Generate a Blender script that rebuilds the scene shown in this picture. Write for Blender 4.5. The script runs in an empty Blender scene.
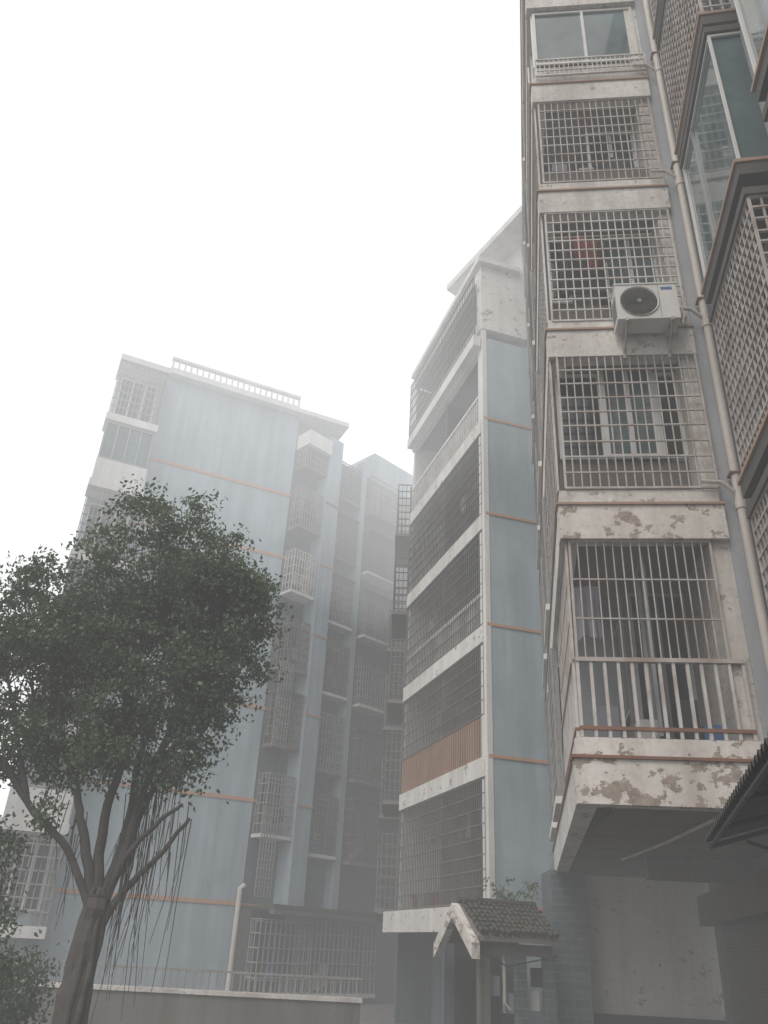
import bpy, math, random
import numpy as np
from mathutils import Vector, Matrix, noise as mnoise
random.seed(7); np.random.seed(7)
S=bpy.context.scene
S.view_settings.view_transform='Standard'; S.view_settings.look='None'; S.view_settings.exposure=0
# ------------------------------------------------ materials
def newmat(name):
    m=bpy.data.materials.new(name); m.use_nodes=True
    nt=m.node_tree; nt.nodes.clear()
    out=nt.nodes.new('ShaderNodeOutputMaterial'); bs=nt.nodes.new('ShaderNodeBsdfPrincipled')
    nt.links.new(bs.outputs[0],out.inputs[0])
    return m,nt,bs
def noise(nt,scale,vec_scale=(1,1,1),detail=6,rough=.6):
    tc=nt.nodes.new('ShaderNodeTexCoord'); mp=nt.nodes.new('ShaderNodeMapping')
    mp.inputs['Scale'].default_value=vec_scale
    n=nt.nodes.new('ShaderNodeTexNoise'); n.inputs['Scale'].default_value=scale
    n.inputs['Detail'].default_value=detail; n.inputs['Roughness'].default_value=rough
    nt.links.new(tc.outputs['Object'],mp.inputs[0]); nt.links.new(mp.outputs[0],n.inputs['Vector'])
    return n.outputs['Fac']
def ramp(nt,fac,a,b):
    r=nt.nodes.new('ShaderNodeMapRange'); r.inputs[1].default_value=a; r.inputs[2].default_value=b
    r.clamp=True; nt.links.new(fac,r.inputs[0]); return r.outputs[0]
def mix(nt,fac,c1,c2,amount=None):
    m=nt.nodes.new('ShaderNodeMix'); m.data_type='RGBA'
    if amount is not None:
        mu=nt.nodes.new('ShaderNodeMath'); mu.operation='MULTIPLY'; mu.inputs[1].default_value=amount
        nt.links.new(fac,mu.inputs[0]); fac=mu.outputs[0]
    nt.links.new(fac,m.inputs[0])
    for i,c in ((6,c1),(7,c2)):
        if isinstance(c,tuple): m.inputs[i].default_value=(*c,1)
        else: nt.links.new(c,m.inputs[i])
    return m.outputs[2]
def bump(nt,bs,fac,strength=.3,dist=.02):
    b=nt.nodes.new('ShaderNodeBump'); b.inputs['Strength'].default_value=strength; b.inputs['Distance'].default_value=dist
    nt.links.new(fac,b.inputs['Height']); nt.links.new(b.outputs[0],bs.inputs['Normal'])
def paint(name,col,dark,streak=.5,rough=.85,peel=None,peel_t=(.6,.63),peel_scale=2.2,grain=.25,cheap=False):
    m,nt,bs=newmat(name)
    bs.inputs['Roughness'].default_value=rough
    if cheap:
        c=mix(nt,ramp(nt,noise(nt,2.5,detail=3),.4,.7),col,dark,streak)
        nt.links.new(c,bs.inputs['Base Color']); return m
    n1=noise(nt,1.0,(2.2,2.2,.22)); n2=noise(nt,.7); n3=noise(nt,14,detail=4)
    c=mix(nt,ramp(nt,n1,.42,.75),col,dark,streak)
    c=mix(nt,ramp(nt,n2,.4,.7),c,dark,streak*.6)
    c=mix(nt,ramp(nt,n3,.45,.75),c,dark,grain)
    if peel:
        pn=noise(nt,peel_scale,(1,1,1.3),detail=9,rough=.65)
        f=ramp(nt,pn,*peel_t)
        pc=mix(nt,ramp(nt,noise(nt,9),.35,.65),peel,tuple(x*.6 for x in peel))
        c=mix(nt,f,c,pc); bump(nt,bs,f,.5,.012)
    else:
        bump(nt,bs,n3,.15,.01)
    nt.links.new(c,bs.inputs['Base Color'])
    return m
M={}
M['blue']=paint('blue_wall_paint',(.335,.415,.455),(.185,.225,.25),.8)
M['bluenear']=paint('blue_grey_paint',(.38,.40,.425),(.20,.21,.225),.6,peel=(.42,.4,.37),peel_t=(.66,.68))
M['bluedark']=paint('recess_shaded_blue',(.12,.145,.16),(.045,.053,.06),.7)  # darkened copy of the wall blue, shade of the recess put into the colour
M['white']=paint('white_plaster',(.68,.675,.655),(.36,.35,.33),.55)
M['peel']=paint('peeling_plaster',(.69,.67,.635),(.38,.345,.30),.75,peel=(.38,.32,.265),peel_t=(.545,.57),peel_scale=4.2,grain=.45)
M['peel2']=paint('peeling_plaster_light',(.68,.67,.64),(.37,.35,.32),.65,peel=(.42,.375,.33),peel_t=(.60,.63),peel_scale=3.4)
M['stain']=paint('stained_plaster',(.67,.655,.625),(.33,.30,.27),.85,peel=(.42,.38,.335),peel_t=(.61,.635),peel_scale=5,grain=.5)
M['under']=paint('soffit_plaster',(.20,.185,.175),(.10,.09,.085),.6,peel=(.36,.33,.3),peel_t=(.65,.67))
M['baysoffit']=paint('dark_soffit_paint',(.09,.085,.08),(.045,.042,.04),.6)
M['bayedge']=paint('bay_edge_brown',(.38,.25,.18),(.2,.16,.13),.6)
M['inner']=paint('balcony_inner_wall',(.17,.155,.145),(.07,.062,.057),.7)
M['dark']=paint('dark_interior',(.045,.045,.043),(.02,.02,.02),.5,cheap=True)
M['orange']=paint('orange_trim_paint',(.48,.26,.16),(.32,.20,.14),.6)
M['wood']=paint('orange_wood_rail',(.32,.19,.125),(.16,.10,.07),.7)
M['bar']=paint('pale_steel_bars',(.44,.415,.39),(.22,.155,.12),.75,rough=.5,cheap=True)
M['barw']=paint('white_steel_bars',(.54,.53,.51),(.30,.245,.21),.7,rough=.5,cheap=True)
M['bardark']=paint('weathered_steel_bars',(.14,.135,.13),(.08,.065,.05),.6,rough=.6,cheap=True)
M['barmid']=paint('grey_steel_bars',(.26,.26,.255),(.15,.13,.115),.6,rough=.6,cheap=True)
M['frame']=paint('white_window_frame',(.60,.60,.59),(.43,.42,.40),.4,rough=.4,cheap=True)
M['framegrey']=paint('grey_window_frame',(.27,.28,.28),(.15,.15,.15),.4,rough=.4,cheap=True)
M['pvc']=paint('pvc_pipe',(.56,.535,.49),(.32,.28,.24),.6,rough=.5)
M['black']=paint('black_plastic',(.03,.03,.03),(.015,.015,.015),.2,rough=.4,cheap=True)
M['red']=paint('red_cloth',(.26,.045,.04),(.10,.03,.03),.5,cheap=True)
M['cloth']=paint('grey_cloth',(.24,.24,.27),(.13,.13,.15),.4,cheap=True)
M['bluecloth']=paint('blue_cloth',(.06,.14,.32),(.05,.09,.2),.4,cheap=True)
M['curtain']=paint('curtain',(.44,.44,.43),(.28,.28,.28),.5,cheap=True)
M['concrete']=paint('concrete_pavement',(.14,.135,.13),(.07,.067,.065),.6)
M['lowwall']=paint('mossy_concrete',(.17,.165,.15),(.07,.075,.055),.8)
def glass(name,col,rough=.08):
    m,nt,bs=newmat(name)
    c=mix(nt,ramp(nt,noise(nt,.9),.35,.65),col,tuple(x*.5 for x in col))
    nt.links.new(c,bs.inputs['Base Color']); bs.inputs['Roughness'].default_value=rough
    bs.inputs['Specular IOR Level'].default_value=.5
    return m
M['glass']=glass('window_glass',(.025,.03,.032)); M['glass2']=glass('teal_glass',(.12,.175,.18),.06)
def bricky(name,c1,c2,mortar,scale,w,h,off=.5):
    m,nt,bs=newmat(name)
    tc=nt.nodes.new('ShaderNodeTexCoord'); sp=nt.nodes.new('ShaderNodeSeparateXYZ'); cb=nt.nodes.new('ShaderNodeCombineXYZ')
    nt.links.new(tc.outputs['Object'],sp.inputs[0])
    ad=nt.nodes.new('ShaderNodeMath'); ad.operation='ADD'
    nt.links.new(sp.outputs[0],ad.inputs[0]); nt.links.new(sp.outputs[1],ad.inputs[1])
    nt.links.new(ad.outputs[0],cb.inputs[0]); nt.links.new(sp.outputs[2],cb.inputs[1])
    b=nt.nodes.new('ShaderNodeTexBrick'); b.offset=off
    b.inputs['Color1'].default_value=(*c1,1); b.inputs['Color2'].default_value=(*c2,1); b.inputs['Mortar'].default_value=(*mortar,1)
    b.inputs['Scale'].default_value=scale; b.inputs['Brick Width'].default_value=w; b.inputs['Row Height'].default_value=h
    b.inputs['Mortar Size'].default_value=.008
    nt.links.new(cb.outputs[0],b.inputs['Vector'])
    c=mix(nt,ramp(nt,noise(nt,3),.4,.7),b.outputs['Color'],mortar,.3)
    nt.links.new(c,bs.inputs['Base Color']); bs.inputs['Roughness'].default_value=.4
    return m
M['tile']=bricky('teal_wall_tile',(.065,.098,.105),(.095,.13,.135),(.15,.16,.16),1.0,.3,.14)
M['shutter']=paint('rolling_shutter',(.09,.073,.062),(.045,.038,.034),.6,rough=.5)
M['rtile']=paint('roof_tile',(.07,.063,.05),(.03,.035,.02),.8)
M['tin']=paint('corrugated_awning',(.05,.045,.045),(.028,.025,.023),.6,rough=.5)
M['rust']=paint('rusty_edge',(.24,.12,.08),(.12,.07,.05),.7)
M['acw']=paint('ac_casing',(.60,.60,.58),(.38,.37,.35),.4,rough=.45)
def leafmat(name,a,b):
    m,nt,bs=newmat(name)
    c=mix(nt,ramp(nt,noise(nt,1.7,detail=3),.38,.62),a,b)
    c=mix(nt,ramp(nt,noise(nt,30,detail=2),.4,.7),c,tuple(min(1,x*1.6) for x in b),.5)
    nt.links.new(c,bs.inputs['Base Color']); bs.inputs['Roughness'].default_value=.45
    tr=nt.nodes.new('ShaderNodeBsdfTranslucent'); nt.links.new(c,tr.inputs[0])
    ms=nt.nodes.new('ShaderNodeMixShader'); ms.inputs[0].default_value=.4
    nt.links.new(bs.outputs[0],ms.inputs[1]); nt.links.new(tr.outputs[0],ms.inputs[2])
    nt.links.new(ms.outputs[0],nt.nodes['Material Output'].inputs[0])
    return m
M['leaf']=leafmat('ficus_leaves',(.050,.080,.042),(.100,.140,.076))
M['leaf2']=leafmat('weed_leaves',(.05,.08,.03),(.1,.14,.05))
M['bark']=paint('bark',(.085,.077,.068),(.035,.032,.028),.6)
# ------------------------------------------------ geometry helpers
class Fr:
    def __init__(s,o,az,side):
        a=math.radians(az); s.o=o; s.d=(math.sin(a),math.cos(a))
        s.n=(-s.d[1]*side,s.d[0]*side)
    def p(s,t,n,z): return (s.o[0]+s.d[0]*t+s.n[0]*n, s.o[1]+s.d[1]*t+s.n[1]*n, z)
class Bld:
    def __init__(s,name):
        s.root=bpy.data.objects.new(name,None); S.collection.objects.link(s.root); s.parts={}
    def add(s,part,mat,vs,fs):
        V,F=s.parts.setdefault((part,mat),([],[])); k=len(V); V.extend(vs); F.extend([tuple(i+k for i in f) for f in fs])
    def box(s,part,mat,fr,t0,t1,n0,n1,z0,z1):
        vs=[fr.p(t,n,z) for z in (z0,z1) for (t,n) in ((t0,n0),(t1,n0),(t1,n1),(t0,n1))]
        s.add(part,mat,vs,[(0,3,2,1),(4,5,6,7),(0,1,5,4),(1,2,6,5),(2,3,7,6),(3,0,4,7)])
    def prism(s,part,mat,pts,z0,z1):
        n=len(pts); vs=[(x,y,z0) for x,y in pts]+[(x,y,z1) for x,y in pts]
        s.add(part,mat,vs,[tuple(range(n))[::-1],tuple(range(n,2*n))]+[(i,(i+1)%n,(i+1)%n+n,i+n) for i in range(n)])
    def tube(s,part,mat,pts,rads,seg=8):
        pts=[Vector(p) for p in pts]; vs=[];fs=[]
        if not hasattr(rads,'__len__'): rads=[rads]*len(pts)
        for i,p in enumerate(pts):
            d=(pts[min(i+1,len(pts)-1)]-pts[max(i-1,0)]).normalized()
            u=d.cross(Vector((0.31,.95,.05))).normalized(); v=d.cross(u)
            for k in range(seg):
                a=2*math.pi*k/seg; vs.append(tuple(p+(u*math.cos(a)+v*math.sin(a))*rads[i]))
        for i in range(len(pts)-1):
            for k in range(seg):
                a=i*seg+k;b=i*seg+(k+1)%seg; fs.append((a,b,b+seg,a+seg))
        fs.append(tuple(range(seg))[::-1]); fs.append(tuple(range((len(pts)-1)*seg,len(pts)*seg)))
        s.add(part,mat,vs,fs)
    def grille(s,mat,fr,t0,t1,n,z0,z1,dv=.12,dh=.3,w=.016,part='window_grilles',frame=.03):
        nv=max(2,round((t1-t0)/dv)); nh=max(2,round((z1-z0)/dh))
        for i in range(nv+1):
            t=t0+(t1-t0)*i/nv+random.uniform(-.006,.006); ww=frame if i in(0,nv) else w
            s.box(part,mat,fr,t-ww/2,t+ww/2,n-ww/2,n+ww/2,z0,z1)
        for i in range(nh+1):
            z=z0+(z1-z0)*i/nh+(random.uniform(-.012,.012) if 0<i<nh else 0); ww=frame if i in(0,nh) else w*1.25
            s.box(part,mat,fr,t0,t1,n-ww/2-.003,n+ww/2+.003,z-ww/2,z+ww/2)
    def window(s,fr,t0,t1,n,z0,z1,cols=2,transom=None,g='glass',f=.05,fm='frame'):
        s.box('window_glass',g,fr,t0,t1,n,n+.02,z0,z1)
        for i in range(cols+1):
            t=t0+(t1-t0)*i/cols; s.box('window_frames',fm,fr,t-f/2,t+f/2,n+.021,n+.06,z0-f/2,z1+f/2)
        for z in [z0,z1]+([transom] if transom else []):
            s.box('window_frames',fm,fr,t0+f/2,t1-f/2,n+.023,n+.057,z-f/2,z+f/2)
    def cage(s,mat,fr,t0,t1,n0,n1,z0,z1,dv=.13,dh=.35,w=.018,slab='white',slabh=.12,win=True,roof=False,low=None,fm='framegrey'):
        s.box('window_ledges',slab,fr,t0-.04,t1+.04,n0,n1+.05,z0-slabh,z0-.01)
        s.grille(mat,fr,t0,t1,n1,z0,z1,dv,dh,w)
        for t in (t0,t1):
            f2=Fr(fr.p(t,n0,0)[:2],0,1); f2.d=fr.n; f2.n=(-fr.d[0],-fr.d[1])
            s.grille(mat,f2,.05,n1-n0,0,z0,z1,dv*1.2,dh,w)
        if roof:
            s.box('window_hoods','bardark',fr,t0-.05,t1+.05,n0,n1+.12,z1+.03,z1+.06)
        if win:
            s.window(fr,t0+.08,t1-.08,n0+.01,z0+.3,z1-.05,cols=random.choice([2,3]),f=.045,fm=fm)
        if low:
            for i in range(random.randint(1,4)):
                t=random.uniform(t0+.1,t1-.4); h=random.uniform(.25,.7)
                zz=random.uniform(z0+.02,z0+.5)
                s.box('hanging_laundry',random.choice(['cloth','dark','curtain','bluecloth','dark','dark']),fr,t,t+random.uniform(.15,.35),n1-.2,n1-.16,zz,zz+h)
    def done(s):
        for (part,mat),(V,F) in s.parts.items():
            me=bpy.data.meshes.new(part); me.from_pydata(V,[],F); me.materials.append(M[mat]); me.update()
            o=bpy.data.objects.new(part,me); S.collection.objects.link(o); o.parent=s.root
# ------------------------------------------------ ground
g=Bld('ground'); g.prism('ground_surface','concrete',[(-250,-60),(250,-60),(250,420),(-250,420)],-.3,0); g.done()
GW=Bld('garden_wall')
GF=Fr((-9.5,18.6),86,-1)
if GF.n[1]>0: GF.n=(-GF.n[0],-GF.n[1])
GW.box('wall','lowwall',GF,0,9.6,-.2,0,0,.62)
GW.box('coping','stain',GF,-.03,9.63,-.24,.04,.621,.70)
for i in range(60): GW.box('railing','barmid',GF,.05+i*.16,.075+i*.16,-.11,-.085,.70,1.02)
GW.box('railing_top','barmid',GF,0,9.6,-.12,-.075,1.02,1.06)
GW.done()

# ================================================= NEAR BUILDING
A=Bld('apartment_building')
P0=(2.34,9.1)
F=Fr(P0,97,-1)
if F.n[1]>0: F.n=(-F.n[0],-F.n[1])
G=Fr(P0,10.6,1)
if G.n[0]>0: G.n=(-G.n[0],-G.n[1])
L=[3.84,7.05,10.0,13.0,15.86,18.8,21.8]
W=1.97; DEP=9.2
slabpoly=[F.p(.03,-.03,0)[:2],F.p(2.9,-.04,0)[:2],(7.4,18.4),(4.1,18.3)]
for k,l in enumerate(L):
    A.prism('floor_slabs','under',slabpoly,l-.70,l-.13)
    fm='peel' if k<2 else 'stain'
    A.box('fascias',fm,F,-.07,W+.03,-.16,.07,l-.75,l-.27)
    A.box('fascias','peel2',G,.16,DEP,-.16,.07,l-.747,l-.273)
    tm='rust' if k==0 else 'bayedge'
    A.box('ledge_trim',tm,F,-.10,W+.05,-.14,.10,l-.268,l-.235)
    A.box('ledge_trim','bayedge',G,.145,DEP,-.14,.10,l-.266,l-.238)
    A.box('ledges','peel' if k==0 else 'stain',F,-.04,W+.0,-.14,.04,l-.232,l-.03)
    A.box('ledges','peel2',G,.15,DEP,-.14,.04,l-.229,l-.033)
top=L[-1]-.75
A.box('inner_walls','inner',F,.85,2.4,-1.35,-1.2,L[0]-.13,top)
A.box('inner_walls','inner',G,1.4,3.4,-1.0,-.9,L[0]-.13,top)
A.box('side_wall','bluenear',G,3.4,DEP,-.14,-.03,L[0]-.13,top)
A.box('side_wall','bluenear',G,3.3,3.42,-1.0,-.035,L[0]-.13,top)
A.box('strip_wall','bluenear',F,W+.05,2.9,-.35,-.02,L[0]-.72,top+.7)
A.box('strip_wall','stain',F,W-.17,W+.048,-1.2,-.03,L[0]-.13,top)
for k in range(6):
    l=L[k]; z1=L[k+1]-.76
    A.window(F,.95,1.65,-1.19,l+.1,z1-.25,cols=2,fm='framegrey')
    A.window(G,1.6,3.0,-.89,l+.8,z1-.25,cols=2,fm='framegrey')
    A.window(G,4.2,5.6,-.03,l+.85,z1-.3,cols=2)
    A.window(G,6.9,8.3,-.03,l+.85,z1-.3,cols=2)
    A.cage('barmid',G,3.95,5.85,-.02,.10,l+.0,z1-.06,.13,.3,.018,win=False)
    A.cage('barmid',G,6.6,8.6,-.02,.10,l+.0,z1-.06,.13,.3,.018,win=False)
# floor 0
z1=L[1]-.76
A.grille('bar',F,.04,W-.2,0,L[0]+.9,z1,.105,.5,.014)
A.grille('bar',G,.05,3.25,0,L[0]+.9,z1,.11,.5,.014)
A.window(G,.35,1.3,-1.0,L[0]+.1,z1-.1,cols=2,fm='framegrey')
for fr,a,b in ((F,.02,W-.03),(G,.06,3.25)):
    A.box('balcony_rail','bar',fr,a,b,-.035,.035,L[0]+.86,L[0]+.91)
    A.box('balcony_rail','rust',fr,a,b,-.03,.03,L[0]+.06,L[0]+.10)
    n=int((b-a)/.155)
    for i in range(n+1):
        t=a+.02+(b-a-.04)*i/n; A.box('balcony_rail','barw',fr,t-.018,t+.018,-.018,.018,L[0]-.02,L[0]+.86)
# floor 1
l=L[1]; z1=L[2]-.76
A.grille('bar',F,.04,W-.0,.05,l-.0,z1+.02,.115,.235,.016)
A.grille('bar',G,.03,3.25,.05,l,z1,.12,.235,.016)
A.window(F,.72,1.42,-.4,l+.75,z1+.1,cols=2,g='glass2',f=.07)
A.box('window_wall','inner',F,.05,1.79,-.52,-.42,l-.1,l+.7)
A.window(F,.08,.68,-.42,l+.75,z1-.0,cols=1)
A.window(F,1.48,1.79,-.42,l+.75,z1-.0,cols=1)
# floor 2
l=L[2]; z1=L[3]-.76
A.grille('barw',F,.02,W-.02,.04,l-.05,z1,.12,.215,.017)
A.grille('barw',G,.03,3.25,.04,l,z1,.12,.23,.017)
A.window(F,1.0,1.79,-.5,l+.8,z1-.05,cols=2,g='glass2')
A.box('window_wall','inner',F,.05,1.79,-.6,-.51,l-.1,l+.75)
A.window(F,.1,.4,-.5,l+.8,z1-.05,cols=1)
# floor 3
l=L[3]; z1=L[4]-.76
A.grille('bar',F,.03,W-.02,.03,l+.0,z1,.11,.24,.015)
A.grille('bar',G,.03,3.25,.03,l,z1,.12,.24,.016)
A.box('window_wall','inner',F,.05,1.78,-.16,-.1,l-.02,l+.45)
A.window(F,.95,1.75,-.6,l+.9,z1-.1,cols=2)
# floor 4
l=L[4]; z1=L[5]-.76
A.window(F,.06,W-.05,-.06,l+.48,z1-.08,cols=2,g='glass2',f=.05)
A.box('window_wall','stain',F,.02,W,-.14,-.05,l-.04,l+.42)
A.grille('barw',F,.02,W+.02,.1,l-.05,l+.42,.085,.16,.015)
A.grille('barw',G,.03,3.25,.1,l-.05,l+.42,.1,.16,.015)
A.window(G,.08,3.2,-.06,l+.48,z1-.08,cols=4,g='glass2',f=.06)
l=L[5]; z1=L[6]-.76
A.grille('bar',F,.02,W+.02,.03,l,z1,.12,.3); A.grille('bar',G,.02,3.2,.03,l,z1,.12,.3)
def cloth(bld,fr,t,n,z,w,h,mat,seed):
    rnd=random.Random(seed); N=9; vs=[];fs=[]
    for j in range(6):
        for i in range(N):
            u=i/(N-1);v=j/5
            ww=w*(1-.15*math.sin(v*3)); vs.append(fr.p(t+(u-.5)*ww,n+.04*math.sin(u*14+seed)*v,z-h*v*(1-.25*abs(u-.5)*math.sin(seed+u*9))-.05*abs(u-.5)*(1-v)+rnd.uniform(-.01,.01)))
    for j in range(5):
        for i in range(N-1):
            a=j*N+i; fs.append((a,a+1,a+N+1,a+N))
    bld.add('laundry',mat,vs,fs)
l=L[2]
cloth(A,F,.55,-.06,l+1.8,.22,.5,'red',1); cloth(A,F,.74,-.09,l+1.78,.16,.62,'red',5); cloth(A,F,.90,-.15,l+1.8,.14,.5,'dark',2); cloth(A,F,.36,-.12,l+1.8,.2,.7,'dark',3)
A.box('opening_shade_sheet','dark',F,.25,.95,-.4,-.38,l+.9,l+2.1)  # dark sheet added behind the clothes as the shade of the window opening
cloth(A,F,.3,-.6,L[0]+2.1,.35,.7,'cloth',4)
A.tube('laundry_pole','pvc',[F.p(.05,-.13,l+1.88),F.p(1.7,-.13,l+1.88)],.012)
for t,h,m in ((.35,.5,'cloth'),(.8,.35,'curtain'),(1.3,.6,'dark'),(1.55,.3,'bluecloth')):
    A.box('balcony_clutter',m,F,t,t+.22,-.9,-.6,L[0]-.12,L[0]+h)
    A.box('balcony_clutter',m,F,t-.1,t+.15,-.4,-.3,L[3],L[3]+h+.4)
A.tube('cable','black',[F.p(2.35,.02,3.2),F.p(2.2,.12,3.9),F.p(2.5,.16,5.3),F.p(2.3,.1,6.6)],.008,5)
A.tube('cable','black',[F.p(.3,.12,L[0]-.8),F.p(.3,-1,L[0]-.78),F.p(.5,-4,L[0]-.8)],.012,5)
A.tube('cable','black',[F.p(1.9,.13,L[0]-.35),F.p(2.15,.2,L[0]+.3),F.p(2.6,.25,L[0]+1.2)],.009,5)
A.tube('cable','pvc',[F.p(1.5,-.5,L[0]-.78),F.p(1.4,-2.5,L[0]-.79),F.p(1.2,-5,L[0]-.78)],.02,6)
A.prism('ground_wall','peel2',[(4.3,17.6),(7.3,17.6),(7.3,17.9),(4.3,17.9)],0,3.13)
A.prism('ground_wall_plinth','dark',[(4.28,17.5),(7.3,17.5),(7.3,17.59),(4.28,17.59)],0,.75)
A.prism('tile_column','tile',[(3.62,16.9),(4.27,16.9),(4.3,17.95),(3.65,17.95)],0,3.13)
SH=Fr((5.15,9.0),11.5,1)
A.box('shutter_wall','under',SH,0,8.6,-.4,-.02,0,3.12)
for i in range(40):
    z=.05+i*.055
    A.box('rolling_shutter','shutter',SH,.4,7.6,.0,.03+.012*(i%2),z,z+.05)
A.box('shutter_box','shutter',SH,.2,7.9,-.01,.35,2.28,2.78)
A.box('beam','under',F,1.6,5.3,-5.3,-5.0,2.8,3.13)
def pipe(bld,fr,t,n,z0,z1,r):
    bld.tube('drain_pipe','pvc',[fr.p(t,n,z0),fr.p(t,n,z1)],r,14)
    z=z0+.7
    while z<z1:
        bld.tube('pipe_sockets','pvc',[fr.p(t,n,z),fr.p(t,n,z+.13)],r*1.22,14)
        bld.box('pipe_clamps','rust',fr,t-r*1.4,t+r*1.4,n-r*1.5,n+r*1.15,z+.5,z+.53)
        z+=3.0
pipe(A,F,2.2,.10,0,22,.058)
for l in L[1:6]:
    A.tube('branch_pipes','pvc',[F.p(2.2,.10,l-.15),F.p(2.0,.14,l+.02),F.p(1.75,.14,l+.04)],.028,8)
A.done()
# AC unit
AC=Bld('air_conditioner')
a0,a1,n0,n1,zb,zt=.88,1.74,.14,.46,9.58,10.22
AC.box('casing','acw',F,a0,a1,n0,n1,zb,zt)
AC.box('casing_top','acw',F,a0-.012,a1+.012,n0-.01,n1+.012,zt+.001,zt+.025)
AC.box('casing_seam','cloth',F,a0+.60,a0+.606,n1+.001,n1+.004,zb+.02,zt-.02)
cx,cz=a0+.32,(zb+zt)/2
def ring(bld,part,mat,fr,ct,cz,n,r0,r1,seg=36,n2=None):
    n2=n if n2 is None else n2; vs=[];fs=[]
    for k in range(seg):
        a=2*math.pi*k/seg; vs.append(fr.p(ct+r0*math.cos(a),n,cz+r0*math.sin(a))); vs.append(fr.p(ct+r1*math.cos(a),n2,cz+r1*math.sin(a)))
    for k in range(seg):
        j=(k+1)%seg; fs.append((2*k,2*k+1,2*j+1,2*j))
    bld.add(part,mat,vs,fs)
ring(AC,'fan_recess','black',F,cx,cz,n1+.004,.001,.255)
ring(AC,'fan_rim','acw',F,cx,cz,n1+.004,.255,.272,n2=n1+.02)
for r in [.05+.025*i for i in range(8)]:
    ring(AC,'fan_guard','dark',F,cx,cz,n1+.022,r,r+.005)
for k in range(12):
    a=k*math.pi/6
    AC.tube('fan_guard_spokes','dark',[F.p(cx+.03*math.cos(a),n1+.024,cz+.03*math.sin(a)),F.p(cx+.25*math.cos(a),n1+.02,cz+.25*math.sin(a))],.003,5)
for k in range(3):
    a=k*math.pi*2/3+.3; AC.add('fan_blades','black',[F.p(cx,n1+.008,cz),F.p(cx+.2*math.cos(a),n1+.008,cz+.2*math.sin(a)),F.p(cx+.22*math.cos(a+.5),n1+.010,cz+.22*math.sin(a+.5)),F.p(cx+.2*math.cos(a+1.0),n1+.012,cz+.2*math.sin(a+1.0))],[(0,1,2,3)])
ring(AC,'fan_hub','cloth',F,cx,cz,n1+.025,.001,.035)
AC.box('label','bluecloth',F,a0+.64,a0+.80,n1+.001,n1+.004,zt-.11,zt-.06)
for i in range(8): AC.box('side_vents','cloth',F,a0-.006,a0-.001,n0+.04,n1-.04,zb+.1+i*.05,zb+.12+i*.05)
for t in (a0+.12,a1-.12):
    AC.box('bracket','bar',F,t-.02,t+.02,.02,n1+.03,zb-.05,zb-.002)
    AC.tube('bracket_strut','bar',[F.p(t,n1-.02,zb-.05),F.p(t,.04,zb-.34)],.014,6)
    AC.box('bracket_post','bar',F,t-.02,t+.02,.06,.09,zb-.4,zb-.052)
AC.tube('refrigerant_hose','pvc',[F.p(a1,.3,zb+.12),F.p(a1+.08,.25,zb+.05),F.p(a1+.14,.2,zb+.3),F.p(a1+.1,.05,zb+.7)],.018,8)
AC.done()

# ================================================= RIGHT BUILDING
R=Bld('apartment_building')
RF=Fr((4.8,8.72),191,-1)
if RF.n[0]>0: RF.n=(-RF.n[0],-RF.n[1])
R.box('walls','bluenear',RF,.0,7.5,-3,0,0,22)
N=.39; t0,t1=.72,2.75
for b,h,kind in ((3.75,2.45,'g'),(6.73,2.48,'g'),(9.79,2.5,'glass'),(12.72,2.6,'g'),(15.75,2.6,'g')):
    for dt in (0,3.0):
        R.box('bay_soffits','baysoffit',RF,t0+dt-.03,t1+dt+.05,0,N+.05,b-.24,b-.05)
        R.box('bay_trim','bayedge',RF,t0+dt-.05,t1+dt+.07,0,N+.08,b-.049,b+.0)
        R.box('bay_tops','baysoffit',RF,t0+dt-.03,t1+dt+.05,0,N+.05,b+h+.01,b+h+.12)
        f2=Fr(RF.p(t1+dt,0,0)[:2],0,1); f2.d=RF.n; f2.n=RF.d
        if kind=='g':
            R.grille('bar',RF,t0+dt,t1+dt,N,b+.03,b+h,.125,.17,.022)
            R.grille('bar',f2,.0,N,0,b+.03,b+h,.12,.17,.022)
            R.window(RF,t0+dt+.1,t1+dt-.1,.01,b+.3,b+h-.1,cols=3,fm='framegrey')
            for q in range(4):
                tt=t0+dt+.2+q*.45+random.uniform(0,.15)
                R.box('stored_items',random.choice(['cloth','dark','curtain']),RF,tt,tt+.25,.08,.3,b+.02,b+random.uniform(.2,.6))
        else:
            R.box('bay_glass','glass2',RF,t0+dt+.02,t1+dt-.02,.0,N-.02,b+.03,b+h)
            for i in (0,1,3):
                t=t0+dt+(t1-t0)*i/3; R.box('bay_frames','framegrey' if i==1 else 'frame',RF,t-.018,t+.018,N-.019,N+.015,b+.02,b+h)
            for z in (b+.04,b+h-.03): R.box('bay_frames','frame',RF,t0+dt+.023,t1+dt-.023,N-.018,N+.012,z-.02,z+.02)
            for z in (b+.04,b+h-.03): R.box('bay_frames','frame',f2,0,N-.02,-.01,.02,z-.02,z+.02)
R.done()
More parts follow.
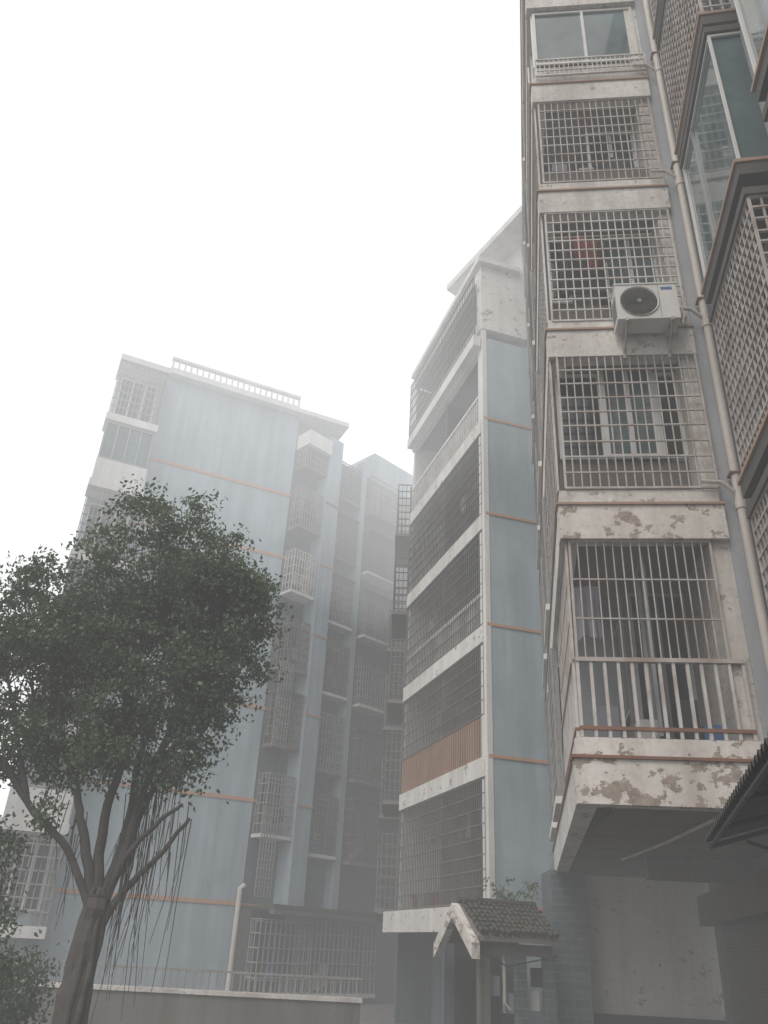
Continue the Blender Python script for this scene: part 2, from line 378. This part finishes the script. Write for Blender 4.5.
# awning
AW=Bld('corrugated_awning')
e0=Vector((3.34,8.4,2.70)); e1=Vector((1.75,3.0,2.70)); w0=Vector((4.78,8.2,3.12)); w1=Vector((3.85,3.0,3.12))
nu,nv=260,6; vs=[];fs=[]
for j in range(nv):
    for i in range(nu):
        u=i/(nu-1);v=j/(nv-1); p=(e0.lerp(e1,u)).lerp(w0.lerp(w1,u),v)
        vs.append((p.x,p.y,p.z+.03*math.sin(i*2*math.pi/6.5)+random.uniform(-.002,.002)))
for j in range(nv-1):
    for i in range(nu-1): a=j*nu+i; fs.append((a,a+1,a+nu+1,a+nu))
AW.add('sheet','tin',vs,fs)
AW.tube('edge_rail','tin',[e0+Vector((.05,0,-.06)),e1+Vector((.05,0,-.06))],.02,6)
for u in (.02,.25,.5,.75):
    AW.tube('rafter','tin',[e0.lerp(e1,u)+Vector((.03,0,-.07)),w0.lerp(w1,u)+Vector((0,0,-.07))],.022,6)
    AW.tube('strut','tin',[e0.lerp(e1,u)+Vector((.4,0,-.0)),w0.lerp(w1,u)+Vector((0,0,-.75))],.018,6)
AW.done()

# ================================================= MIDDLE BUILDING
C=Bld('apartment_building')
M0=(2.58,17.85); M1=(.93,23.6)
CF=Fr(M0,74,-1)
if CF.n[1]>0: CF.n=(-CF.n[0],-CF.n[1])
CG=Fr(M0,-16,1)
if CG.n[0]>0: CG.n=(-CG.n[0],-CG.n[1])
LEN=5.98
LM=[2.5,5.44,8.5,11.5,14.45,17.35]
C.box('front_wall','blue',CF,.10,3.4,-.25,0,0,17.3)
C.box('corner_pilaster','white',CF,-.03,.098,-.3,.02,2.2,17.6)
C.box('parapet','peel2',CF,-.05,3.4,-.3,.04,17.602,20.4)
for z in LM[1:5]: C.box('orange_bands','orange',CF,.0,3.4,.003,.028,z-.04,z+.03)
C.box('orange_bands','orange',CF,.0,3.4,.003,.028,2.45,2.52)
poly=[CG.p(.05,-.03,0)[:2],CG.p(LEN,-.03,0)[:2],(5.5,26),(6.5,19.1)]
for k,l in enumerate(LM+[20.1]):
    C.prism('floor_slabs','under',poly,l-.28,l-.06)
    C.box('fascias','peel2' if k<5 else 'white',CG,.12,LEN,-.12,.06,l-.42,l-.0)
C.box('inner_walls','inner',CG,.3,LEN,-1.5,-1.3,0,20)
C.box('far_wall','white',CG,LEN-.12,LEN+.02,-1.5,-.02,2.2,19.6)
for k in range(6):
    l=LM[k]; z1=(LM+[20.1])[k+1]-.45
    for a,b in ((.8,2.3),(3.3,5.2)): C.window(CG,a,b,-1.29,l+.1,z1-.2,cols=3,fm='framegrey')
    C.box('dividers','inner',CG,2.9,3.02,-1.3,-.05,l,z1)
C.grille('bardark',CG,.15,LEN,.02,LM[0]+.05,LM[1]-.45,.12,.3,.018)
C.grille('bardark',CG,.15,LEN,.02,LM[1]+.95,LM[2]-.45,.12,.32,.018)
C.box('plank_gap_shade','inner',CG,.16,LEN-.01,-.06,-.04,LM[1]+.02,LM[1]+.8)  # dark sheet added behind the planks so their gaps look shaded
for i in range(41):
    t=.18+i*.142; C.box('plank_rail','wood',CG,t,t+.08,.0,.025,LM[1]+.02,LM[1]+.93-random.uniform(0,.02))
C.box('plank_rail','wood',CG,.15,LEN,-.03,-.002,LM[1]+.84,LM[1]+.9)
C.grille('bardark',CG,.15,LEN,.02,LM[2]+.05,LM[3]-.45,.13,.34,.018)
C.box('balcony_rail','white',CG,.15,LEN,-.06,-.02,LM[2]+.86,LM[2]+.95)
for i in range(40):
    t=.2+i*.147; C.box('balcony_rail','barw',CG,t,t+.04,-.06,-.02,LM[2],LM[2]+.86)
C.grille('bardark',CG,.15,LEN,.02,LM[3]+.05,LM[4]-.45,.12,.32,.019)
C.box('balcony_rail','white',CG,.15,LEN,-.04,.02,LM[4]+.9,LM[4]+.98)
for i in range(44):
    t=.2+i*.133; C.box('balcony_rail','barw',CG,t,t+.035,-.03,.01,LM[4],LM[4]+.9)
C.box('top_balcony_slab','white',CG,.02,LEN-.1,.062,.28,LM[5]-.38,LM[5]-.02)
C.grille('bardark',CG,.05,LEN-.15,.24,LM[5]+.0,LM[5]+2.3,.13,.4,.022)
C.box('top_parapet','white',CG,.03,LEN-.12,.18,.21,LM[5],LM[5]+.35)
C.box('bottom_skirt','peel2',CG,.0,LEN+.1,.065,.35,LM[0]-.5,LM[0]-.02)
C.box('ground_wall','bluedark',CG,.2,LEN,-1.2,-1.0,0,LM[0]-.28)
for i in range(18):
    fl=random.choice([0,0,1,2,3]); t=random.uniform(.4,5.5)
    cloth(C,CG,t,-.5,LM[fl]+2.1,random.uniform(.25,.5),random.uniform(.4,.8),random.choice(['cloth','curtain','bluecloth','dark','dark','cloth']),i)
for t,m in ((4.9,'red'),(4.5,'cloth'),(3.9,'rust'),(3.3,'red')):
    C.tube('flower_pots',m,[CG.p(t,-.2,LM[0]),CG.p(t,-.2,LM[0]+.4)],[.12,.18],10)
C.prism('roof_slab','white',[(1.75,20.6),(3.75,17.0),(7,18),(6,24)],21.75,21.98)
C.prism('roof_room','white',[(2.6,20.6),(3.95,18.4),(6.5,19),(5.8,24)],20.0,21.748)
C.box('roof_slab_low','white',CG,-.2,LEN-.0,-1.2,.2,20.12,20.3)
rear=[M1,(1.29,33.6),(6.5,33.2),(6.5,26.1)]
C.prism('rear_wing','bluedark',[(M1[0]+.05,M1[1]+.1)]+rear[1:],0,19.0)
H=Fr(M1,2.06,1)
if H.n[0]>0: H.n=(-H.n[0],-H.n[1])
for k in range(5):
    b=LM[k]+.1
    C.cage('bardark',H,1.6,4.2,.0,.5,b,b+2.0,.14,.3,.024,slab='under',low=True)
    if k<4: C.cage('bardark',H,6.0,8.6,.0,.7,b+.2,b+2.1,.14,.3,.024,slab='under',low=True)
C.done()

# entrance porch roof
E=Bld('entrance_porch')
EF=Fr((1.86,16.3),74,-1)
if EF.n[1]>0: EF.n=(-EF.n[0],-EF.n[1])
def slope(bld,part,mat,fr,t0,t1,nA,zA,nB,zB,th=.08):
    vs=[fr.p(t0,nA,zA),fr.p(t1,nA,zA),fr.p(t1,nB,zB),fr.p(t0,nB,zB),fr.p(t0,nA,zA-th),fr.p(t1,nA,zA-th),fr.p(t1,nB,zB-th),fr.p(t0,nB,zB-th)]
    bld.add(part,mat,vs,[(0,1,2,3),(7,6,5,4),(0,4,5,1),(1,5,6,2),(2,6,7,3),(3,7,4,0)])
EL=1.5
slope(E,'roof_deck','under',EF,-.05,EL,.75,1.9,-.1,2.4)
slope(E,'roof_deck','under',EF,-.05,EL,-.1,2.397,-.95,1.85)
for i in range(15):
    t=.02+i*.102
    for j in range(7):
        a=j/7;b=(j+1.12)/7
        pa=EF.p(t+random.uniform(-.015,.015),.8-(.9)*a,1.95+.5*a); pb=EF.p(t,.8-(.9)*b,1.95+.5*b)
        E.tube('roof_tiles','rtile',[Vector(pa)+Vector((0,0,.02+random.uniform(-.02,.018))),Vector(pb)],[.044,.034],8)
E.tube('ridge','rtile',[EF.p(-.08,-.1,2.48),EF.p(EL,-.1,2.48)],.06,8)
for (nA,zA,nB,zB) in ((.85,1.78,-.1,2.42),(-.1,2.42,-1.0,1.75)):
    slope(E,'barge_boards','peel',EF,-.2,-.055,nA,zA,nB,zB,.24)
E.box('beam','lowwall',EF,0,EL-.05,.45,.6,1.62,1.8)
for t in (.15,.85,1.4): E.box('posts','tile' if t>.8 else 'lowwall',EF,t-.09,t+.09,.42,.6,0,1.62)
E.box('porch_wall','bluedark',EF,.1,1.6,-1.3,-1.2,0,2.0)
E.box('porch_door','dark',EF,.3,1.2,-1.19,-1.15,0,1.9)
E.tube('vent_pipe','pvc',[EF.p(.55,.5,1.62),EF.p(.55,.5,.9),EF.p(.65,.5,.8)],.03,8)
for t,z,m in ((.3,1.2,'cloth'),(1.05,1.0,'curtain'),(1.15,1.35,'dark'),(.6,.95,'cloth')): E.box('meter_boxes',m,EF,t,t+.2,.3,.42,z-.2,z+.1)
E.tube('cable','black',[EF.p(-.1,.7,1.7),EF.p(.5,.75,1.45),EF.p(1.5,.7,1.65)],.012,5)
E.done()

# ================================================= LEFT BUILDING
D=Bld('apartment_building')
W0=(-3.89,28.6)
DF=Fr(W0,246,1)
if DF.n[1]>0: DF.n=(-DF.n[0],-DF.n[1])
TOP=21.7
def off(p,v): return (p[0]+v[0],p[1]+v[1])
Wl=DF.p(7.55,0,0)[:2]
D.prism('walls','blue',[W0,Wl,off(Wl,(-1.5,9)),off(W0,(-3,9))],0,TOP)
BZ=[2.67,5.83,8.97,12.0,14.95,17.75]
for z in BZ: D.box('orange_bands','orange',DF,-.03,5.7,.0,.03,z-.06,z+.06)
D.box('roof_slab','white',DF,-2.2,5.74,-2,.35,TOP+.001,TOP+.2)
D.box('parapet','white',DF,.1,5.7,.05,.2,TOP+.2,TOP+.38)
D.box('parapet','white',DF,.1,5.7,.03,.22,TOP+.8,TOP+.9)
for i in range(23): D.box('parapet_posts','white',DF,.1+i*.25,.16+i*.25,.08,.17,TOP+.38,TOP+.8)
for k in range(-1,6):
    l=4.4+2.85*k if k>=0 else 1.7
    zt=l+2.45
    D.box('end_balcony_slabs','white',DF,5.75,7.65,0,1.0,l-.3,l)
    D.window(DF,6.0,7.4,.01,l+.4,l+2.3,cols=3,f=.07)
    f2=Fr(DF.p(5.8,0,0)[:2],0,1); f2.d=DF.n; f2.n=(-DF.d[0],-DF.d[1])
    if k%2==1:
        D.grille('barmid',DF,5.8,7.6,.95,l,zt,.16,.35,.03)
        D.grille('barmid',f2,0,.95,0,l,zt,.16,.35,.03)
    else:
        D.box('end_balcony_parapets','white',DF,5.8,7.6,.85,.95,l,l+.9)
        D.box('end_balcony_parapets','white',f2,.0,.849,-.05,.05,l,l+.9)
        D.window(DF,5.85,7.55,.88,l+.95,zt,cols=4,f=.06,g='glass2',fm='framegrey')
D.box('end_balcony_roof','white',DF,5.75,7.65,-.5,1.0,21.15,21.4)
D.tube('drain_pipe','pvc',[DF.p(.12,.16,0),DF.p(.12,.16,3.1),DF.p(-.02,.1,3.2)],.085,10)
D.box('plinth','orange',DF,-.05,7.6,.0,.06,0,.12)
BF=Fr(W0,46,-1)
if BF.n[1]>0: BF.n=(-BF.n[0],-BF.n[1])
Bend=BF.p(7.3,0,0)[:2]
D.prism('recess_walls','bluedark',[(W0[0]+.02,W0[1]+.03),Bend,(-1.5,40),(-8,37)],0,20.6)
D.box('recess_wall_tall','blue',BF,4.6,7.3,-4,-.0,20.601,22.1)
D.box('pilaster','blue',BF,1.31,2.0,.0,.75,0,21.0)
D.box('pilaster_thin','blue',BF,3.5,3.8,.0,.45,0,20.9)
D.box('recess_top','white',BF,.05,1.3,.0,.85,20.0,20.7)
D.box('orange_bands2','orange',BF,1.29,2.02,.751,.775,17.7,17.78)
for z in BZ: D.box('orange_bands2','orange',BF,1.29,2.02,.751,.775,z-.05,z+.03)
for z in BZ: D.box('recess_bands','orange',BF,.02,3.5,.003,.03,z-.05,z+.03)
rows=[4.3+2.83*i for i in range(6)]
for i,z in enumerate(rows):
    sl=lambda: random.choice(['white','under','inner','white'])
    pick=lambda: random.choice(['bardark','bardark','barmid','barmid'] if i<5 else ['bardark','barmid','barmid'])
    D.cage(random.choice(['barmid','barmid','bardark']) if i!=3 else 'barw',BF,.12,1.2,.0,.62,z+.6+random.uniform(-.15,.1),z+2.4,.14,.32,.026,low=True,slab=sl(),roof=random.random()<.4)
    D.cage(pick(),BF,2.12,3.42,.0,.5,z+.1,z+2.0+random.uniform(-.2,.2),.14,.32,.028,low=True,slab=sl(),roof=random.random()<.4)
    D.cage(pick(),BF,4.0,5.85,.0,.65,z,z+1.95+random.uniform(-.2,.15),.14,.3,.03,low=True,slab=sl(),roof=random.random()<.6)
    D.cage('bardark',BF,6.15,7.1,.0,.35,z+.2,z+1.9,.14,.3,.026,low=True,slab='under')
for a,b in ((2.9,5.6),(7.6,10.6),):
    D.grille('barmid',BF,.02,.62,.66,a,b,.12,.28,.03)
D.cage('barmid',BF,-.1,1.9,.76,1.3,.3,2.25,.2,.36,.03,low=True)
D.cage('barmid',BF,2.0,4.9,.76,1.3,.3,2.35,.2,.4,.03,low=True)
D.box('canopy','rtile',BF,.1,5.2,.76,1.6,2.55,2.68)
D.box('canopy_edge','bluedark',BF,.1,5.2,1.4,1.62,2.40,2.54)
D.box('ground_floor_block','dark',BF,-.1,5.5,.0,.75,0,2.5)
for t,z in ((2.3,2.95),(2.75,5.6)):
    D.box('stored_bins','bluecloth',BF,t,t+.5,.4,.45,z+1.4,z+1.9)
D.done()

# ================================================= TREE
T=Bld('ficus_tree')
base=Vector((-3.3,11.0,0))
def limb(pts,r0,r1,mat='bark',part='limbs',wob=.018):
    P=[Vector(p) for p in pts]; out=[]
    for i in range(len(P)-1):
        p0=P[max(i-1,0)];p1=P[i];p2=P[i+1];p3=P[min(i+2,len(P)-1)]
        for k in range(5):
            t=k/5; out.append(.5*((2*p1)+(p2-p0)*t+(2*p0-5*p1+4*p2-p3)*t*t+(3*p1-p0-3*p2+p3)*t**3))
    out.append(P[-1]); n=len(out)
    out=[p+Vector((random.uniform(-1,1),random.uniform(-1,1),0))*wob for p in out]
    T.tube(part,mat,out,[r0+(r1-r0)*(i/(n-1))**.8 for i in range(n)],9)
    return out
limb([base+Vector((0,0,-.1)),(-3.32,11,.8),(-3.28,11,1.5),(-3.24,11,2.05)],.19,.15,part='trunk')
for i in range(8):
    a=i*.8; o=Vector((math.cos(a),math.sin(a),0))
    limb([base+o*.27,base+o*.17+Vector((0,0,.5)),base+o*.13+Vector((.03,0,1.3)),Vector((-3.24,11,2.1))+o*.09],.055,.035,part='trunk_buttresses')
mains={'A':[(-3.24,11,1.9),(-3.38,11,2.9),(-3.28,11,3.7),(-3.35,11,4.5)],
       'B':[(-3.2,11,1.9),(-3.0,11,2.6),(-2.95,11.05,3.3),(-2.72,11,4.1)],
       'C':[(-3.27,11,1.9),(-3.55,10.95,2.6),(-3.75,11,3.1),(-4.15,11,3.9)],
       'D':[(-3.27,10.95,1.8),(-3.7,10.85,2.5),(-4.2,10.8,2.9),(-4.75,10.8,3.5)],
       'E':[(-3.22,11.05,1.9),(-3.1,11.2,2.9),(-3.15,11.3,3.8),(-3.0,11.2,4.6)]}
MP={k:limb(v,.075 if k!='D' else .05,.04) for k,v in mains.items()}
lobes=[((-3.25,11.0,6.6),(1.1,1.0,.98),130,'A'),((-2.7,11.0,6.2),(.9,.9,.8),84,'E'),((-2.25,10.9,5.75),(.85,.8,.55),62,'B'),((-3.85,11.1,5.85),(.9,.9,.7),76,'A'),
 ((-4.95,11.0,5.75),(.80,.8,.65),66,'C'),((-5.6,11,5.4),(.9,.8,.8),58,'D'),((-4.4,11.0,5.1),(.9,.8,.6),60,'C'),((-4.75,11,4.5),(1.0,.8,.5),60,'C'),((-3.35,10.9,5.1),(1.2,.9,.5),80,'A'),
 ((-2.4,10.9,5.0),(.85,.7,.45),50,'B'),((-3.2,10.9,4.45),(1.1,.7,.4),56,'E'),((-5.6,10.8,4.1),(.8,.7,.6),38,'D'),((-2.4,10.9,4.35),(.6,.5,.3),24,'B'),((-1.9,10.9,5.75),(.35,.4,.35),14,'B'),
 ((-4.0,10.9,4.0),(1.0,.6,.35),36,'C'),((-3.0,10.9,3.8),(.9,.5,.35),32,'E'),((-2.1,10.9,6.1),(.5,.5,.3),14,'E'),((-4.8,10.8,3.6),(.9,.6,.35),28,'D'),((-3.7,10.8,3.5),(.6,.5,.3),18,'C'),((-2.7,10.8,3.5),(.5,.4,.2),8,'B')]
leafC=[]
for i,(c,r,n,mk) in enumerate(lobes):
    c=Vector(c); P=MP[mk]; st=P[-1-random.randint(0,4)]
    mid=st.lerp(c,.5)+Vector((random.uniform(-.12,.12),random.uniform(-.15,.15),.05))
    path=limb([st,mid,c+Vector((0,0,r[2]*.3))],.04 if n>30 else .028,.012)
    for k in range(n):
        for _t in range(30):
            v=Vector([random.uniform(-1,1) for _ in range(3)])
            if not .15<v.length<1: continue
            v=v*(v.length**-.4)*random.uniform(.8,1.2)
            q=c+Vector((v.x*r[0],v.y*r[1],v.z*r[2]))
            if mnoise.noise(q*1.9)>-.12: break
        leafC.append((q,random.uniform(.07,.22)))
        if k%3==0:
            st2=path[random.randint(len(path)//3,len(path)-1)]
            T.tube('twigs','bark',[st2,st2.lerp(q,.5)+Vector((random.uniform(-.08,.08),random.uniform(-.08,.08),-.04)),q],[.013,.008,.003],5)
l1=limb([(-3.15,11,1.7),(-2.9,11,2.15),(-2.6,10.9,2.45),(-2.25,10.9,2.95)],.06,.022)
l2=limb([(-3.2,11,1.9),(-2.95,10.9,2.5),(-2.6,10.8,2.9),(-2.35,10.8,3.1)],.05,.02)
l3=limb([(-3.2,11,2.0),(-2.95,11.1,3.0),(-2.7,11.1,3.7),(-2.5,11,4.3)],.06,.025)
for P in (l1,l2,l3,l3,MP['B'],MP['B'],MP['E'],MP['C']):
    for k in range(14):
        p=P[random.randint(4,len(P)-1)]+Vector((random.uniform(-.12,.12),random.uniform(-.1,.1),0)); ln=random.uniform(.5,1.9)
        T.tube('aerial_roots','bark',[p,p+Vector((random.uniform(-.05,.05),0,-ln*.5)),p+Vector((random.uniform(-.09,.09),0,-min(ln,p.z-.3)))],[.008,.006,.004],4)
for q,rr in [((-4.2,10.8,2.8),.2),((-4.6,10.8,2.3),.26),((-4.85,10.9,1.9),.28),((-4.5,10.9,1.6),.26),((-4.9,11,2.6),.22),((-4.7,11,1.2),.25),((-4.3,11,1.2),.25)]:
    for k in range(5): leafC.append((Vector(q)+Vector((random.uniform(-.3,.25),random.uniform(-.3,.3),random.uniform(-.25,.25))),rr*.7))
def leaves(bld_root,centers,per,mat,name,size=(.03,.06)):
    C_=[];
    for q,r in centers:
        n=int(per*(r/.17)**1.6)+8
        C_.append(np.array(q)+np.random.normal(0,1,(n,3))*np.array([r,r,r*.7])*np.random.uniform(.5,.95))
    P=np.concatenate(C_); n=len(P)
    d=np.random.normal(0,1,(n,3)); d[:,2]-=.5; d/=np.linalg.norm(d,axis=1)[:,None]
    e=np.random.normal(0,1,(n,3)); e-=d*(e*d).sum(1)[:,None]; e/=np.linalg.norm(e,axis=1)[:,None]
    ln=np.random.uniform(size[0],size[1],(n,1)); wd=ln*.42
    V=np.stack([P-d*ln*.6,P+e*wd,P+d*ln,P-e*wd],1).reshape(-1,3)
    me=bpy.data.meshes.new(name); me.vertices.add(len(V)); me.vertices.foreach_set('co',V.ravel())
    me.loops.add(4*n); me.loops.foreach_set('vertex_index',np.arange(4*n)); me.polygons.add(n)
    me.polygons.foreach_set('loop_start',np.arange(0,4*n,4)); me.polygons.foreach_set('loop_total',np.full(n,4))
    me.update(); me.validate(); me.materials.append(M[mat])
    o=bpy.data.objects.new(name,me); S.collection.objects.link(o); o.parent=bld_root
leaves(T.root,leafC,85,'leaf','foliage')
T.done()
Wd=Bld('weed_plant')
wc=[]
for i in range(12):
    b=Vector(EF.p(random.uniform(.3,1.4),random.uniform(-.3,.1),2.42)); tp=b+Vector((random.uniform(-.3,.35),random.uniform(-.2,.2),random.uniform(.15,.55)))
    Wd.tube('stems','bark',[b,b.lerp(tp,.5)+Vector((0,0,.06)),tp],[.008,.006,.003],4); wc.append((tp,.07)); wc.append((b.lerp(tp,.6),.05))
leaves(Wd.root,wc,30,'leaf2','leaves',(.03,.05)); Wd.done()
Sh=Bld('shrub')
sc=[(Vector((random.uniform(-8,-4.6),random.uniform(12,14),random.uniform(.1,1.3))),.25) for _ in range(100)]
for q,_ in sc[::4]: Sh.tube('stems','bark',[(q.x,q.y,0),(q.x+.05,q.y,q.z*.5),q],[.02,.014,.006],5)
leaves(Sh.root,sc,90,'leaf','leaves'); Sh.done()

# ================================================= FOG
def fog(x0,x1,y0,y1,z0,z1,dens,Lr=(.965,.99,1.0)):
    m=bpy.data.materials.new('glowing_fog_volume'); m.use_nodes=True; nt=m.node_tree; nt.nodes.clear()
    out=nt.nodes.new('ShaderNodeOutputMaterial'); ab=nt.nodes.new('ShaderNodeVolumeAbsorption'); em=nt.nodes.new('ShaderNodeEmission'); ad=nt.nodes.new('ShaderNodeAddShader')
    ab.inputs[0].default_value=(0,0,0,1); ab.inputs[1].default_value=dens
    em.inputs[0].default_value=(*Lr,1); em.inputs[1].default_value=dens  # fog glows by itself: emission stands in for light scattered in the haze
    nt.links.new(ab.outputs[0],ad.inputs[0]); nt.links.new(em.outputs[0],ad.inputs[1]); nt.links.new(ad.outputs[0],out.inputs['Volume'])
    me=bpy.data.meshes.new('fog')
    vs=[(x,y,z) for z in (z0,z1) for x,y in ((x0,y0),(x1,y0),(x1,y1),(x0,y1))]
    me.from_pydata(vs,[],[(0,3,2,1),(4,5,6,7),(0,1,5,4),(1,2,6,5),(2,3,7,6),(3,0,4,7)]); me.materials.append(m)
    o=bpy.data.objects.new('fog',me); S.collection.objects.link(o)
fog(-140,140,-40,220,-.2,160,.0052,(1.0,1.0,.995))
fog(-138,138,15,218,13.0,158,.029,(1.03,1.04,1.045))

# ================================================= LIGHT / SKY
el=math.radians(54); rot=math.radians(213.7)
w=bpy.data.worlds.new('World'); S.world=w; w.use_nodes=True; nt=w.node_tree
sk=nt.nodes.new('ShaderNodeTexSky'); sk.sky_type='NISHITA'; sk.sun_disc=False; sk.sun_elevation=el; sk.sun_rotation=rot; sk.dust_density=5
bg=nt.nodes['Background']; nt.links.new(sk.outputs[0],bg.inputs[0]); bg.inputs[1].default_value=.15
ld=bpy.data.lights.new('sun','SUN'); ld.energy=1.5; ld.angle=math.radians(25); ld.color=(1,.96,.91)
lo=bpy.data.objects.new('sun',ld); S.collection.objects.link(lo)
sd=Vector((math.sin(rot)*math.cos(el),math.cos(rot)*math.cos(el),math.sin(el)))
lo.rotation_euler=sd.to_track_quat('Z','Y').to_euler()
# ================================================= CAMERA
th=math.atan(800/1464); fw=Vector((0,math.cos(th),math.sin(th))); up0=Vector((0,-math.sin(th),math.cos(th))); r0=Vector((1,0,0))
rt=.9985*r0+.0553*up0; up=-.0553*r0+.9985*up0
cd=bpy.data.cameras.new('camera'); co=bpy.data.objects.new('camera',cd); S.collection.objects.link(co)
m=Matrix((rt,up,-fw)).transposed().to_4x4(); m.translation=Vector((0,0,1.6)); co.matrix_world=m
cd.sensor_fit='VERTICAL'; cd.sensor_height=36; cd.lens=28.125; cd.clip_end=1000; cd.clip_start=.05
S.camera=co
